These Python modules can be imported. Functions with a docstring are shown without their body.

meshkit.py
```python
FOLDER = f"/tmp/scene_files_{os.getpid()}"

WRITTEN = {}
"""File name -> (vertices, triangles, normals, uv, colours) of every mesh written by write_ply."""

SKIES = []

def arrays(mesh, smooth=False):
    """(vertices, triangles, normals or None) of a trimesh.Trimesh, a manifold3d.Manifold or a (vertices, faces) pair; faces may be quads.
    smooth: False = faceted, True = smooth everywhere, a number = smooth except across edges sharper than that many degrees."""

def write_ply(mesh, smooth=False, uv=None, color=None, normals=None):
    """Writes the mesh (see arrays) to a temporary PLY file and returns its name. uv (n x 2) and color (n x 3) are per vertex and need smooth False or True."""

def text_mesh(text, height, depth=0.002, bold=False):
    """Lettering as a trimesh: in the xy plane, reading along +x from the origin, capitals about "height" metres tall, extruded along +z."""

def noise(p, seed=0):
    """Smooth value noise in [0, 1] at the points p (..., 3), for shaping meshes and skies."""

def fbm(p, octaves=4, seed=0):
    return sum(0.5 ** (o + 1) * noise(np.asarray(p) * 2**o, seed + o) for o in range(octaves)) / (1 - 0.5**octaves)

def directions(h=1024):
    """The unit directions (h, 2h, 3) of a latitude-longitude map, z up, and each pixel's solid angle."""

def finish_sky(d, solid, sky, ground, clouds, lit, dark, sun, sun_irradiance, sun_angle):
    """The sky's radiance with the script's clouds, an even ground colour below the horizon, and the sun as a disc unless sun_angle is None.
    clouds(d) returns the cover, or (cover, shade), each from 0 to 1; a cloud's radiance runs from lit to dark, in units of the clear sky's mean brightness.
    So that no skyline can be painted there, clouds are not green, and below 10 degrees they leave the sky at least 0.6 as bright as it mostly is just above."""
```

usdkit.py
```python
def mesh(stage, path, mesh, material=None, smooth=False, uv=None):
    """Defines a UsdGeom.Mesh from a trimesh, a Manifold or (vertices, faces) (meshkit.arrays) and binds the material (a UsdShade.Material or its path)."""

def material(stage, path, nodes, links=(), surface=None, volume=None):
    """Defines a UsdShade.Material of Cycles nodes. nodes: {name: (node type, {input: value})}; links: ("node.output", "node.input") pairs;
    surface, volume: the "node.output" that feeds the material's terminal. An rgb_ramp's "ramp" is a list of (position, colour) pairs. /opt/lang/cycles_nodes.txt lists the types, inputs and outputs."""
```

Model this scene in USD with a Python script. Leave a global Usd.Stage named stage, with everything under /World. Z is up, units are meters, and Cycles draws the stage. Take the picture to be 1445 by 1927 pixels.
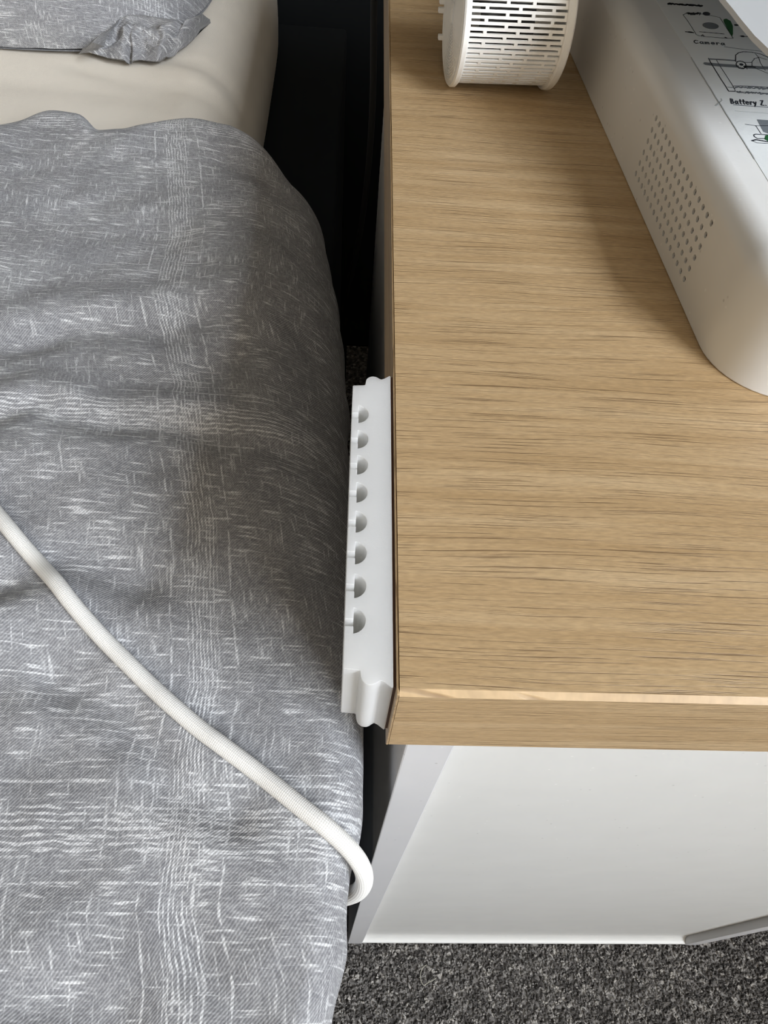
import math, random
import numpy as np, trimesh, manifold3d, usdkit, meshkit
from pxr import Usd, UsdGeom, UsdLux, UsdShade, Gf, Sdf
from shapely.geometry import Polygon, LineString
from scipy.interpolate import PchipInterpolator

stage = Usd.Stage.CreateInMemory()
UsdGeom.SetStageUpAxis(stage, 'Z'); UsdGeom.SetStageMetersPerUnit(stage, 1.0)
UsdGeom.Xform.Define(stage, '/World'); UsdGeom.Scope.Define(stage, '/World/Looks')

# ---------------------------------------------------------------- camera, light, exposure
FPX, CX, CY = 1384.5, 722.5, 963.5
CAM = np.array([-0.021456, -0.069155, 0.888076])
ROT = np.array([[0.997779321, -0.036835578, -0.055493844],
                [-0.001480898, 0.820685002, -0.571378976],
                [0.066590040, 0.570192307, 0.818807975]])        # columns: right, up, back
cam = UsdGeom.Camera.Define(stage, '/World/camera')
m4 = np.eye(4); m4[:3, :3] = ROT.T; m4[3, :3] = CAM
cam.AddTransformOp().Set(Gf.Matrix4d(*m4.ravel().tolist()))
cam.CreateHorizontalApertureAttr(36.0); cam.CreateVerticalApertureAttr(36.0 * 1927 / 1445)
cam.CreateFocalLengthAttr(36.0 * FPX / 1445)
cam.CreateClippingRangeAttr(Gf.Vec2f(0.02, 50)); cam.CreateExposureAttr(0.75)

def rect_light(name, loc, target, w, h, power, color):
    l = UsdLux.RectLight.Define(stage, '/World/' + name)
    l.CreateWidthAttr(w); l.CreateHeightAttr(h); l.CreateIntensityAttr(power); l.CreateColorAttr(Gf.Vec3f(*color))
    z = np.array(loc, float) - np.array(target, float); z /= np.linalg.norm(z)
    x = np.cross([0, 0, 1.0], z); x /= np.linalg.norm(x); y = np.cross(z, x)
    m = np.eye(4); m[0, :3], m[1, :3], m[2, :3], m[3, :3] = x, y, z, loc
    l.AddTransformOp().Set(Gf.Matrix4d(*m.ravel().tolist()))
    return l
# daylight through the room's one window, in the right-hand wall towards the front
WIN_Y, WIN_Z, WIN_X = (-2.20, -0.80), (1.60, 2.85), 1.35
rect_light('window_daylight', (WIN_X + 0.05, sum(WIN_Y) / 2, sum(WIN_Z) / 2), (0, sum(WIN_Y) / 2, sum(WIN_Z) / 2),
           WIN_Y[1] - WIN_Y[0], WIN_Z[1] - WIN_Z[0], 20.0, (0.895, 0.95, 1.02))

ZT = 0.7338                 # desk top surface
ZB = 0.634                  # duvet surface
ZS = 0.604                  # sheet surface

def at_z(u, v, z):
    """Where the line of sight through a picture point meets the height z."""
    d = ROT @ np.array([(u - CX) / FPX, -(v - CY) / FPX, -1.0])
    return CAM + (z - CAM[2]) / d[2] * d
def at_y(u, v, y):
    d = ROT @ np.array([(u - CX) / FPX, -(v - CY) / FPX, -1.0])
    return CAM + (y - CAM[1]) / d[1] * d

# ---------------------------------------------------------------- helpers
used = {}
def path_for(name, parent):
    base = (parent.GetPath().pathString if parent is not None else '/World') + '/'
    k = base + name; n = used.get(k, 0); used[k] = n + 1
    return k if n == 0 else f'{k}_{n:03d}'
def tag(p, label=None, cat=None, group=None, kind=None):
    p = p.GetPrim() if hasattr(p, 'GetPrim') else p
    for key, val in (('label', label), ('category', cat), ('group', group), ('kind', kind)):
        if val: p.SetCustomDataByKey(key, val)
    return p
def thing(name, label, cat, loc=(0, 0, 0), rotz=0.0, group=None):
    x = UsdGeom.Xform.Define(stage, path_for(name, None))
    x.AddTranslateOp().Set(Gf.Vec3d(*map(float, loc)))
    if rotz: x.AddRotateZOp().Set(float(rotz))
    return tag(x, label, cat, group)
def obj(name, mesh, mat, parent=None, smooth=False, uv=None):
    return usdkit.mesh(stage, path_for(name, parent), mesh, mat, smooth=smooth, uv=uv).GetPrim()
def struct(name, mesh, mat, parent=None, label=None, cat=None, smooth=False):
    o = obj(name, mesh, mat, parent, smooth)
    if parent is None: tag(o, label, cat, kind='structure')
    return o
def box(x0, x1, y0, y1, z0, z1):
    b = trimesh.creation.box([x1 - x0, y1 - y0, z1 - z0]); b.apply_translation([(x0 + x1) / 2, (y0 + y1) / 2, (z0 + z1) / 2]); return b
def rbox(x0, x1, y0, y1, z0, z1, r=0.001, seg=12):
    """A box with rounded edges: the hull of eight small spheres."""
    s = manifold3d.Manifold.sphere(r, seg)
    parts = [s.translate([x, y, z]) for x in (x0 + r, x1 - r) for y in (y0 + r, y1 - r) for z in (z0 + r, z1 - r)]
    return manifold3d.Manifold.batch_hull(parts)
cat_mesh = trimesh.util.concatenate
def grid_faces(n, m):
    i = np.arange(n - 1)[:, None] * m + np.arange(m - 1)[None, :]
    i = i.ravel(); return np.stack([i, i + 1, i + m + 1, i + m], 1)
def closed_tube(G, end_cap=True):
    """Faces of a grid whose columns wrap round into a closed skin, with its two ends capped."""
    n, m = G.shape[:2]; i = np.arange(n - 1)[:, None] * m; j = np.arange(m)[None]; k = (j + 1) % m
    q = np.stack([(i + j), (i + k), (i + m + k), (i + m + j)], -1).reshape(-1, 4)[:, ::-1]
    f = np.vstack([q[:, [0, 1, 2]], q[:, [0, 2, 3]]]); V = np.vstack([G.reshape(-1, 3), G[0].mean(0)[None], G[-1].mean(0)[None]]); c = n * m
    j = j[0]; k = k[0]
    caps = [np.stack([np.full(m, c), k, j], 1)[:, ::-1]] + ([np.stack([np.full(m, c + 1), (n - 1) * m + j, (n - 1) * m + k], 1)[:, ::-1]] if end_cap else [])
    return (V if end_cap else V[:-1]), np.vstack([f] + caps)
def tube(points, r, sides=14, uv=False, cap=True):
    P = np.asarray(points, float); n = len(P)
    T = np.gradient(P, axis=0); T /= np.linalg.norm(T, axis=1, keepdims=True)
    up = np.array([0, 0, 1.0]) if abs(T[0, 2]) < .9 else np.array([1.0, 0, 0])
    N = np.zeros_like(P); v = up - T[0] * (up @ T[0]); N[0] = v / np.linalg.norm(v)
    for i in range(1, n):
        v = N[i - 1] - T[i] * (N[i - 1] @ T[i]); N[i] = v / np.linalg.norm(v)
    B = np.cross(T, N); a = np.linspace(0, 2 * np.pi, sides + 1)
    rr = np.broadcast_to(r, n)[:, None, None]
    V = P[:, None] + rr * (np.cos(a)[None, :, None] * N[:, None] + np.sin(a)[None, :, None] * B[:, None])
    F = grid_faces(n, sides + 1)[:, ::-1]
    L = np.r_[0, np.cumsum(np.linalg.norm(np.diff(P, axis=0), axis=1))]
    UV = np.stack(np.broadcast_arrays(a[None] / (2 * np.pi), L[:, None]), -1).reshape(-1, 2)
    F = np.vstack([F[:, [0, 1, 2]], F[:, [0, 2, 3]]]); V = V.reshape(-1, 3)
    if cap:
        c0, c1 = len(V), len(V) + 1
        V = np.vstack([V, P[:1], P[-1:]]); UV = np.vstack([UV, [[0, 0]], [[0, L[-1]]]])
        k = np.arange(sides)
        F = np.vstack([F, np.stack([np.full(sides, c0), k, k + 1], 1), np.stack([np.full(sides, c1), (n - 1) * (sides + 1) + k + 1, (n - 1) * (sides + 1) + k], 1)])
    return (V, F, UV) if uv else trimesh.Trimesh(V, F, process=False)
def smooth_path(pts, n):
    pts = np.asarray(pts, float); L = np.r_[0, np.cumsum(np.linalg.norm(np.diff(pts, axis=0), axis=1))]
    from scipy.interpolate import CubicSpline
    return CubicSpline(L, pts)(np.linspace(0, L[-1], n))

# ---------------------------------------------------------------- materials
def mat(name, nodes, links=(), surface='p.BSDF'):
    return usdkit.material(stage, '/World/Looks/' + name, nodes, links, surface=surface)
def plastic(name, color, rough=0.5, bump=0.0, bscale=900, spec=0.5, var=0.04, specks=0.0, sss=0.0):
    """Plain surface with slight procedural tone variation and fine relief."""
    nodes = {'t': ('texture_coordinate', {}), 'n': ('noise_texture', {'scale': 35.0, 'detail': 3.0}),
             'r': ('rgb_ramp', {'ramp': [(0.3, tuple(c * (1 - var) for c in color)), (0.7, tuple(min(1, c * (1 + var)) for c in color))]}),
             'p': ('principled_bsdf', {'roughness': rough, 'specular_ior_level': spec})}
    links = [('t.object', 'n.vector'), ('n.fac', 'r.fac'), ('r.color', 'p.base_color')]
    if bump:
        nodes['bn'] = ('noise_texture', {'scale': float(bscale), 'detail': 2.0}); nodes['b'] = ('bump', {'strength': bump, 'distance': 0.0004})
        links += [('t.object', 'bn.vector'), ('bn.fac', 'b.height'), ('b.normal', 'p.normal')]
    if specks:
        nodes['sv'] = ('voronoi_texture', {'scale': 260.0}); nodes['sr'] = ('map_range', {'range_type': 'linear', 'from_min': 0.16, 'from_max': 0.06, 'to_min': 0.0, 'to_max': 1.0, 'clamp': True})
        nodes['sx'] = ('separate_xyz', {}); nodes['st'] = ('rgb_ramp', {'ramp': [(0.0, tuple(c * (1 - 0.35 * specks) for c in color)), (0.07, tuple(c * (1 - 0.25 * specks) for c in color)), (0.10, color), (0.90, color), (0.95, tuple(min(.95, c * (1 + 0.18 * specks)) for c in color))]})
        nodes['sm'] = ('mix_color', {'blend_type': 'mix'})
        links.remove(('r.color', 'p.base_color'))
        links += [('t.object', 'sv.vector'), ('sv.distance', 'sr.value'), ('sv.color', 'sx.vector'), ('sx.x', 'st.fac'), ('r.color', 'sm.a'), ('st.color', 'sm.b'), ('sr.result', 'sm.fac'), ('sm.result', 'p.base_color')]
    if sss: nodes['p'][1].update({'subsurface_weight': sss, 'subsurface_scale': 0.002, 'subsurface_radius': (1.0, 1.0, 0.9)})
    return mat(name, nodes, links)
def math_node(op, **kw): return ('math', {'math_type': op, **kw})

M = {}
M['wall_paint'] = plastic('wall_paint', (0.40, 0.325, 0.235), 0.9, 0.1, 300)
M['beige_paint'] = plastic('beige_paint', (0.27, 0.225, 0.165), 0.9, 0.1, 300)
M['ceiling_paint'] = plastic('ceiling_paint', (0.27, 0.235, 0.185), 0.9)
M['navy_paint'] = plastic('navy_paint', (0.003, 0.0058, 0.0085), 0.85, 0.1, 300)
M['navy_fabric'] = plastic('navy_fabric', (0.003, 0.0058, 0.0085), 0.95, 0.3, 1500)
M['white_wood'] = plastic('white_lacquer', (0.80, 0.80, 0.775), 0.42, 0.05, 600, specks=1.0, var=0.015)
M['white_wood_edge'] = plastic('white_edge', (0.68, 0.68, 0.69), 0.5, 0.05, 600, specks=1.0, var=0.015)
M['print_white'] = plastic('printed_plastic_white', (0.72, 0.73, 0.72), 0.55, 0.08, 1600, var=0.02, sss=0.5)
M['drum_white'] = plastic('drum_plastic_white', (0.89, 0.885, 0.86), 0.5, 0.15, 1100)
M['box_white'] = plastic('box_plastic_white', (0.76, 0.765, 0.76), 0.4, 0.06, 700, specks=0.7, var=0.02)
M['shelf_white'] = plastic('shelf_white', (0.62, 0.645, 0.67), 0.5, 0.05, 700, var=0.015)
M['black_plastic'] = plastic('black_plastic', (0.008, 0.008, 0.009), 0.5)
M['cable_black'] = plastic('black_cable_rubber', (0.004, 0.004, 0.004), 0.7)
M['grille_dark'] = plastic('grille_dark', (0.012, 0.012, 0.012), 0.8)
M['adhesive'] = plastic('adhesive_brown', (0.07, 0.03, 0.015), 0.7)
M['paper'] = plastic('drawing_paper', (0.74, 0.77, 0.78), 0.8, 0.2, 500, var=0.03)
M['ink'] = plastic('dark_ink', (0.02, 0.025, 0.035), 0.7)
M['pencil'] = plastic('grey_pencil', (0.16, 0.18, 0.20), 0.8)
M['pencil_light'] = plastic('pale_pencil', (0.42, 0.45, 0.46), 0.8)
M['green_ink'] = plastic('green_ink', (0.01, 0.10, 0.025), 0.7)
M['thread'] = plastic('pale_thread', (0.45, 0.43, 0.36), 0.8)
M['sheet'] = plastic('cream_sheet', (0.82, 0.765, 0.675), 0.95, 0.3, 1100, spec=0.15, var=0.02)

# oak laminate: grain along x, fine dark pores, broad tonal bands
def wood(name, tone=1.0, along='x'):
    T = lambda c: tuple(v * tone for v in c)
    nodes = {'t': ('texture_coordinate', {}), 's': ('separate_xyz', {}),
        'yz': math_node('subtract'), 'wv': ('combine_xyz', {}), 'wx': math_node('multiply', value2=6.0), 'wc': math_node('multiply', value2=26.0),
        'wn': ('noise_texture', {'scale': 1.0, 'detail': 2.0}), 'wm': math_node('multiply_add', value2=0.010, value3=-0.005), 'c': math_node('add'),
        'px': math_node('multiply', value2=24.0), 'pc': math_node('multiply', value2=2100.0), 'pv': ('combine_xyz', {}),
        'pn': ('noise_texture', {'scale': 1.0, 'detail': 2.0, 'roughness': 0.6}),
        'pr': ('rgb_ramp', {'ramp': [(0.0, (0, 0, 0)), (0.57, (0, 0, 0)), (0.66, (1, 1, 1)), (1.0, (1, 1, 1))]}),
        'gx': math_node('multiply', value2=7.0), 'gc': math_node('multiply', value2=150.0), 'gv': ('combine_xyz', {}),
        'gn': ('noise_texture', {'scale': 1.0, 'detail': 4.0, 'roughness': 0.65}),
        'gr': ('rgb_ramp', {'ramp': [(0.25, T((0.388, 0.255, 0.124))), (0.5, T((0.475, 0.330, 0.178))), (0.75, T((0.565, 0.415, 0.245)))]}),
        'fx': math_node('multiply', value2=300.0), 'fc': math_node('multiply', value2=1700.0), 'fv': ('combine_xyz', {}),
        'fn': ('noise_texture', {'scale': 1.0, 'detail': 2.0}), 'fr': ('rgb_ramp', {'ramp': [(0.3, (0.86, 0.86, 0.86)), (0.7, (1.1, 1.1, 1.1))]}),
        'mf': ('mix_color', {'blend_type': 'multiply', 'fac': 1.0}),
        'mp': ('mix_color', {'blend_type': 'mix', 'b': T((0.16, 0.095, 0.045))}), 'pf': math_node('multiply', value2=0.75),
        'b': ('bump', {'strength': 0.35, 'distance': 0.0006, 'invert': True}),
        'p': ('principled_bsdf', {'roughness': 0.42, 'specular_ior_level': 0.4})}
    lx, lo = ('s.x', 's.y') if along == 'x' else ('s.y', 's.x')
    links = [('t.object', 's.vector'), (lo, 'yz.value1'), ('s.z', 'yz.value2'),
        (lx, 'wx.value1'), ('yz.value', 'wc.value1'), ('wx.value', 'wv.x'), ('wc.value', 'wv.y'), ('wv.vector', 'wn.vector'), ('wn.fac', 'wm.value1'),
        ('yz.value', 'c.value1'), ('wm.value', 'c.value2')]
    for k in 'pgf':
        links += [(lx, f'{k}x.value1'), ('c.value', f'{k}c.value1'), (f'{k}x.value', f'{k}v.x'), (f'{k}c.value', f'{k}v.y'), (f'{k}v.vector', f'{k}n.vector'), (f'{k}n.fac', f'{k}r.fac')]
    links += [('gr.color', 'mf.a'), ('fr.color', 'mf.b'), ('mf.result', 'mp.a'), ('pr.alpha', 'pf.value1')]
    links = [l for l in links if l[0] != 'pr.alpha'] + [('pr.color', 'pf.value1'), ('pf.value', 'mp.fac'), ('mp.result', 'p.base_color'), ('pf.value', 'b.height'), ('b.normal', 'p.normal')]
    return mat(name, nodes, links)
M['oak'] = wood('oak_laminate'); M['oak_edge'] = wood('oak_edge_band', 0.95); M['oak_side'] = wood('oak_side_band', 0.85, 'y')
M['oak_lip'] = wood('oak_lip', 1.08)

# printed cotton: grey ground, broken pale streaks both ways, checks of close-set lines (uv in metres)
def cotton(name, base, pale):
    nodes = {'t': ('texture_coordinate', {}), 'wn': ('noise_texture', {'scale': 55.0, 'detail': 2.0}),
        'ws': ('vector_math', {'math_type': 'multiply_add', 'vector2': (0.0004, 0.0004, 0), 'vector3': (-0.0002, -0.0002, 0)}),
        'w': ('vector_math', {'math_type': 'add'}), 's': ('separate_xyz', {}),
        'pn': ('noise_texture', {'scale': 26.0, 'detail': 3.0}), 'pm': math_node('multiply_add', value2=0.42, value3=-0.21),
        'pn2': ('noise_texture', {'scale': 33.0, 'detail': 3.0}), 'pm2': math_node('multiply_add', value2=0.40, value3=-0.21),
        'po': ('vector_math', {'math_type': 'add', 'vector2': (3.7, 1.9, 0)}),
        'white': ('mix_color', {'blend_type': 'mix', 'a': base, 'b': pale}),
        'p': ('principled_bsdf', {'roughness': 0.95, 'specular_ior_level': 0.15, 'sheen_weight': 0.08})}
    links = [('t.UV', 'wn.vector'), ('wn.color', 'ws.vector1'), ('t.UV', 'w.vector1'), ('ws.vector', 'w.vector2'), ('w.vector', 's.vector'),
        ('t.UV', 'pn.vector'), ('pn.fac', 'pm.value1'), ('t.UV', 'po.vector1'), ('po.vector', 'pn2.vector'), ('pn2.fac', 'pm2.value1')]
    def streak(k, sx, sy, lo, hi, patch, off):
        nodes[k + 'm'] = ('vector_math', {'math_type': 'multiply_add', 'vector2': (sx, sy, 0), 'vector3': (off, off * .7, 0)})
        nodes[k + 'n'] = ('noise_texture', {'scale': 1.0, 'detail': 1.5, 'roughness': 0.6})
        nodes[k + 'a'] = math_node('add'); nodes[k + 'r'] = ('map_range', {'range_type': 'linear', 'from_min': lo, 'from_max': hi, 'to_min': 0.0, 'to_max': 1.0, 'clamp': True})
        links.extend([('w.vector', k + 'm.vector1'), (k + 'm.vector', k + 'n.vector'), (k + 'n.fac', k + 'a.value1'), (patch, k + 'a.value2'), (k + 'a.value', k + 'r.value')])
        return k + 'r.result'
    nodes['bk'] = ('noise_texture', {'scale': 900.0, 'detail': 1.0}); nodes['bkr'] = ('map_range', {'range_type': 'linear', 'from_min': 0.36, 'from_max': 0.56, 'to_min': 0.5, 'to_max': 1.0, 'clamp': True})
    links.extend([('w.vector', 'bk.vector'), ('bk.fac', 'bkr.value')])
    h = streak('h', 72.0, 680.0, 0.55, 0.69, 'pm.value', 0.0)
    v = streak('v', 680.0, 84.0, 0.56, 0.71, 'pm2.value', 11.0)
    hf = streak('hf', 260.0, 1050.0, 0.40, 0.74, 'pm.value', 23.0)
    vf = streak('vf', 1050.0, 260.0, 0.40, 0.74, 'pm2.value', 31.0)
    # long single threads
    hl = streak('hl', 38.0, 420.0, 0.70, 0.76, 'pm2.value', 47.0)
    def band(k, axis, along, period, half, line):
        n = nodes
        acc_ = None
        for i_, c_ in enumerate(period):
            n[f'{k}q{i_}'] = math_node('subtract', value2=c_); n[f'{k}qa{i_}'] = math_node('absolute'); links.extend([(axis, f'{k}q{i_}.value1'), (f'{k}q{i_}.value', f'{k}qa{i_}.value1')])
            if acc_ is None: acc_ = f'{k}qa{i_}.value'
            else:
                n[f'{k}qm{i_}'] = math_node('minimum'); links.extend([(acc_, f'{k}qm{i_}.value1'), (f'{k}qa{i_}.value', f'{k}qm{i_}.value2')]); acc_ = f'{k}qm{i_}.value'
        period = 1.0
        n[k + 'wb'] = ('noise_texture', {'scale': 110.0, 'detail': 1.0}); n[k + 'ws'] = math_node('multiply_add', value2=0.0022, value3=-0.0011); n[k + 'wa'] = math_node('add')
        n[k + 'mask'] = ('map_range', {'range_type': 'smoothstep', 'from_min': half / period * 1.15, 'from_max': half / period * 0.75, 'to_min': 0.0, 'to_max': 1.0, 'clamp': True})
        n[k + 'l'] = math_node('multiply', value2=2 * math.pi / line); n[k + 'sn'] = math_node('sine')
        mv = (150.0, 620.0, 0) if k == 'bh' else (620.0, 150.0, 0)
        n[k + 'm'] = ('vector_math', {'math_type': 'multiply_add', 'vector2': mv, 'vector3': (5.0, 9.0, 0)}); n[k + 'n'] = ('noise_texture', {'scale': 1.0, 'detail': 1.0})
        n[k + 'nm'] = math_node('multiply_add', value2=4.5, value3=-2.25); n[k + 'sum'] = math_node('add')
        n[k + 'lr'] = ('map_range', {'range_type': 'linear', 'from_min': 0.05, 'from_max': 0.9, 'to_min': 0.0, 'to_max': 1.0, 'clamp': True})
        n[k + 'o'] = math_node('multiply')
        # single edge threads at either side of the band
        n[k + 'e1'] = math_node('subtract', value2=half * 1.75 / period); n[k + 'e2'] = math_node('absolute')
        n[k + 'e3'] = ('map_range', {'range_type': 'linear', 'from_min': 0.0007 / period, 'from_max': 0.0003 / period, 'to_min': 0.0, 'to_max': 1.0, 'clamp': True})
        n[k + 'e4'] = ('map_range', {'range_type': 'linear', 'from_min': 0.42, 'from_max': 0.52, 'to_min': 0.0, 'to_max': 1.0, 'clamp': True}); n[k + 'e5'] = math_node('multiply')
        n[k + 'o2'] = math_node('maximum')
        links.extend([(acc_, k + 'mask.value'), ('t.UV', k + 'wb.vector'), (k + 'wb.fac', k + 'ws.value1'), (axis, k + 'wa.value1'), (k + 'ws.value', k + 'wa.value2'), (k + 'wa.value', k + 'l.value1'), (k + 'l.value', k + 'sn.value1'), ('w.vector', k + 'm.vector1'), (k + 'm.vector', k + 'n.vector'), (k + 'n.fac', k + 'nm.value1'),
            (k + 'sn.value', k + 'sum.value1'), (k + 'nm.value', k + 'sum.value2'), (k + 'sum.value', k + 'lr.value'), (k + 'lr.result', k + 'o.value1'), (k + 'mask.result', k + 'o.value2'),
            (acc_, k + 'e1.value1'), (k + 'e1.value', k + 'e2.value1'), (k + 'e2.value', k + 'e3.value'), (k + 'n.fac', k + 'e4.value'), (k + 'e3.result', k + 'e5.value1'), (k + 'e4.result', k + 'e5.value2'),
            (k + 'o.value', k + 'o2.value1'), (k + 'e5.value', k + 'o2.value2')])
        return k + 'o2.value'
    bv = band('bv', 's.x', 's.y', (0.0, -0.178, -0.356, 0.178), 0.0078, 0.0017)
    bh = band('bh', 's.y', 's.x', (-0.019, 0.155, 0.405, -0.19, 0.72), 0.0085, 0.0021)
    acc = h
    for i, (src, wgt) in enumerate(((v, 0.85), (hf, 0.5), (vf, 0.45), (hl, 1.0), (bv, 0.95), (bh, 0.95))):
        nodes[f'g{i}'] = math_node('multiply', value2=wgt); nodes[f'x{i}'] = math_node('maximum')
        links.extend([(src, f'g{i}.value1'), (acc, f'x{i}.value1'), (f'g{i}.value', f'x{i}.value2')]); acc = f'x{i}.value'
    nodes['cap'] = math_node('minimum', value2=1.0); links.append((acc, 'cap.value1'))
    # twill: fine diagonal relief
    nodes['tw'] = ('wave_texture', {'wave_type': 'bands', 'bands_direction': 'diagonal', 'scale': 520.0, 'distortion': 0.0, 'detail': 0.0})
    nodes['tr'] = ('rgb_ramp', {'ramp': [(0.0, (0.78, 0.78, 0.78)), (1.0, (1.16, 1.16, 1.16))]})
    nodes['tm'] = ('mix_color', {'blend_type': 'multiply', 'fac': 1.0}); nodes['b'] = ('bump', {'strength': 0.25, 'distance': 0.0003})
    nodes['cb'] = math_node('multiply')
    nodes['tf'] = ('vector_math', {'math_type': 'multiply', 'vector2': (1.0, -1.0, 0)})
    links.extend([('cap.value', 'cb.value1'), ('bkr.result', 'cb.value2'), ('cb.value', 'white.fac'), ('t.UV', 'tf.vector1'), ('tf.vector', 'tw.vector'), ('tw.fac', 'tr.fac'), ('white.result', 'tm.a'), ('tr.color', 'tm.b'), ('tm.result', 'p.base_color'), ('tw.fac', 'b.height'), ('b.normal', 'p.normal')])
    return mat(name, nodes, links)
M['cotton'] = cotton('printed_cotton', (0.222, 0.224, 0.238), (0.70, 0.71, 0.725))

# carpet: flecked charcoal
M['carpet'] = mat('carpet_fleck', {'t': ('texture_coordinate', {}), 'n': ('white_noise_texture', {}), 'v': ('voronoi_texture', {'scale': 260.0}), 'n2': ('noise_texture', {'scale': 14.0, 'detail': 3.0}),
    'r': ('rgb_ramp', {'ramp': [(0.0, (0.055, 0.050, 0.047)), (0.5, (0.16, 0.149, 0.140)), (0.85, (0.29, 0.275, 0.26)), (1.0, (0.50, 0.475, 0.44))]}),
    'sv': ('separate_xyz', {}), 'p': ('principled_bsdf', {'roughness': 1.0, 'specular_ior_level': 0.1, 'sheen_weight': 0.1})},
    [('t.object', 'v.vector'), ('v.color', 'sv.vector'), ('sv.x', 'r.fac'), ('r.color', 'p.base_color')])

# white braid: crossed helical threads in uv
M['braid'] = mat('white_braid', {'t': ('texture_coordinate', {}), 's': ('separate_xyz', {}),
    'u': math_node('multiply', value2=2 * math.pi * 12), 'v': math_node('multiply', value2=2 * math.pi / 0.0014),
    'a': math_node('add'), 'd': math_node('subtract'), 'sa': math_node('sine'), 'sd': math_node('sine'), 'm': math_node('multiply'), 'h': math_node('multiply_add', value2=0.5, value3=0.5),
    'r': ('rgb_ramp', {'ramp': [(0.0, (0.70, 0.69, 0.66)), (0.5, (0.82, 0.81, 0.78)), (1.0, (0.88, 0.875, 0.85))]}), 'b': ('bump', {'strength': 0.3, 'distance': 0.0003}),
    'p': ('principled_bsdf', {'roughness': 0.85, 'specular_ior_level': 0.2})},
    [('t.UV', 's.vector'), ('s.x', 'u.value1'), ('s.y', 'v.value1'), ('u.value', 'a.value1'), ('v.value', 'a.value2'), ('u.value', 'd.value1'), ('v.value', 'd.value2'),
     ('a.value', 'sa.value1'), ('d.value', 'sd.value1'), ('sa.value', 'm.value1'), ('sd.value', 'm.value2'), ('m.value', 'h.value1'), ('h.value', 'r.fac'), ('r.color', 'p.base_color'), ('h.value', 'b.height'), ('b.normal', 'p.normal')])

# ---------------------------------------------------------------- room
RX0, RX1, RY0, RY1, RZ = -1.45, WIN_X, -2.4, 0.905, 3.0
struct('floor', box(RX0, RX1, RY0, RY1, -0.05, -0.004), M['carpet'], label='dark grey carpeted bedroom floor below the white cabinet', cat='floor')
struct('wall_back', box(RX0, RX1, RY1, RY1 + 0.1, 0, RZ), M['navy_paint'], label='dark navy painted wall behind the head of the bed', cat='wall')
struct('wall_front', box(RX0, RX1, RY0 - 0.1, RY0, 0, RZ), M['wall_paint'], label='plain warm white wall at the foot of the bed', cat='wall')
struct('wall_left', box(RX0 - 0.1, RX0, RY0, RY1, 0, RZ), M['beige_paint'], label='plain beige wall on the far side of the bed', cat='wall')
struct('wall_right', cat_mesh([box(RX1, RX1 + 0.1, RY0, WIN_Y[0], 0, RZ), box(RX1, RX1 + 0.1, WIN_Y[1], RY1, 0, RZ), box(RX1, RX1 + 0.1, *WIN_Y, 0, WIN_Z[0]), box(RX1, RX1 + 0.1, *WIN_Y, WIN_Z[1], RZ)]),
       M['wall_paint'], label='plain warm white wall with the window on the right', cat='wall')
struct('ceiling', box(RX0, RX1, RY0, RY1, RZ, RZ + 0.05), M['ceiling_paint'], label='plain white bedroom ceiling', cat='ceiling')
win = UsdGeom.Xform.Define(stage, '/World/window_1'); tag(win, 'white framed window in the right wall lighting the room', 'window', kind='structure')
fx = (RX1 - 0.01, RX1 + 0.03)
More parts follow.
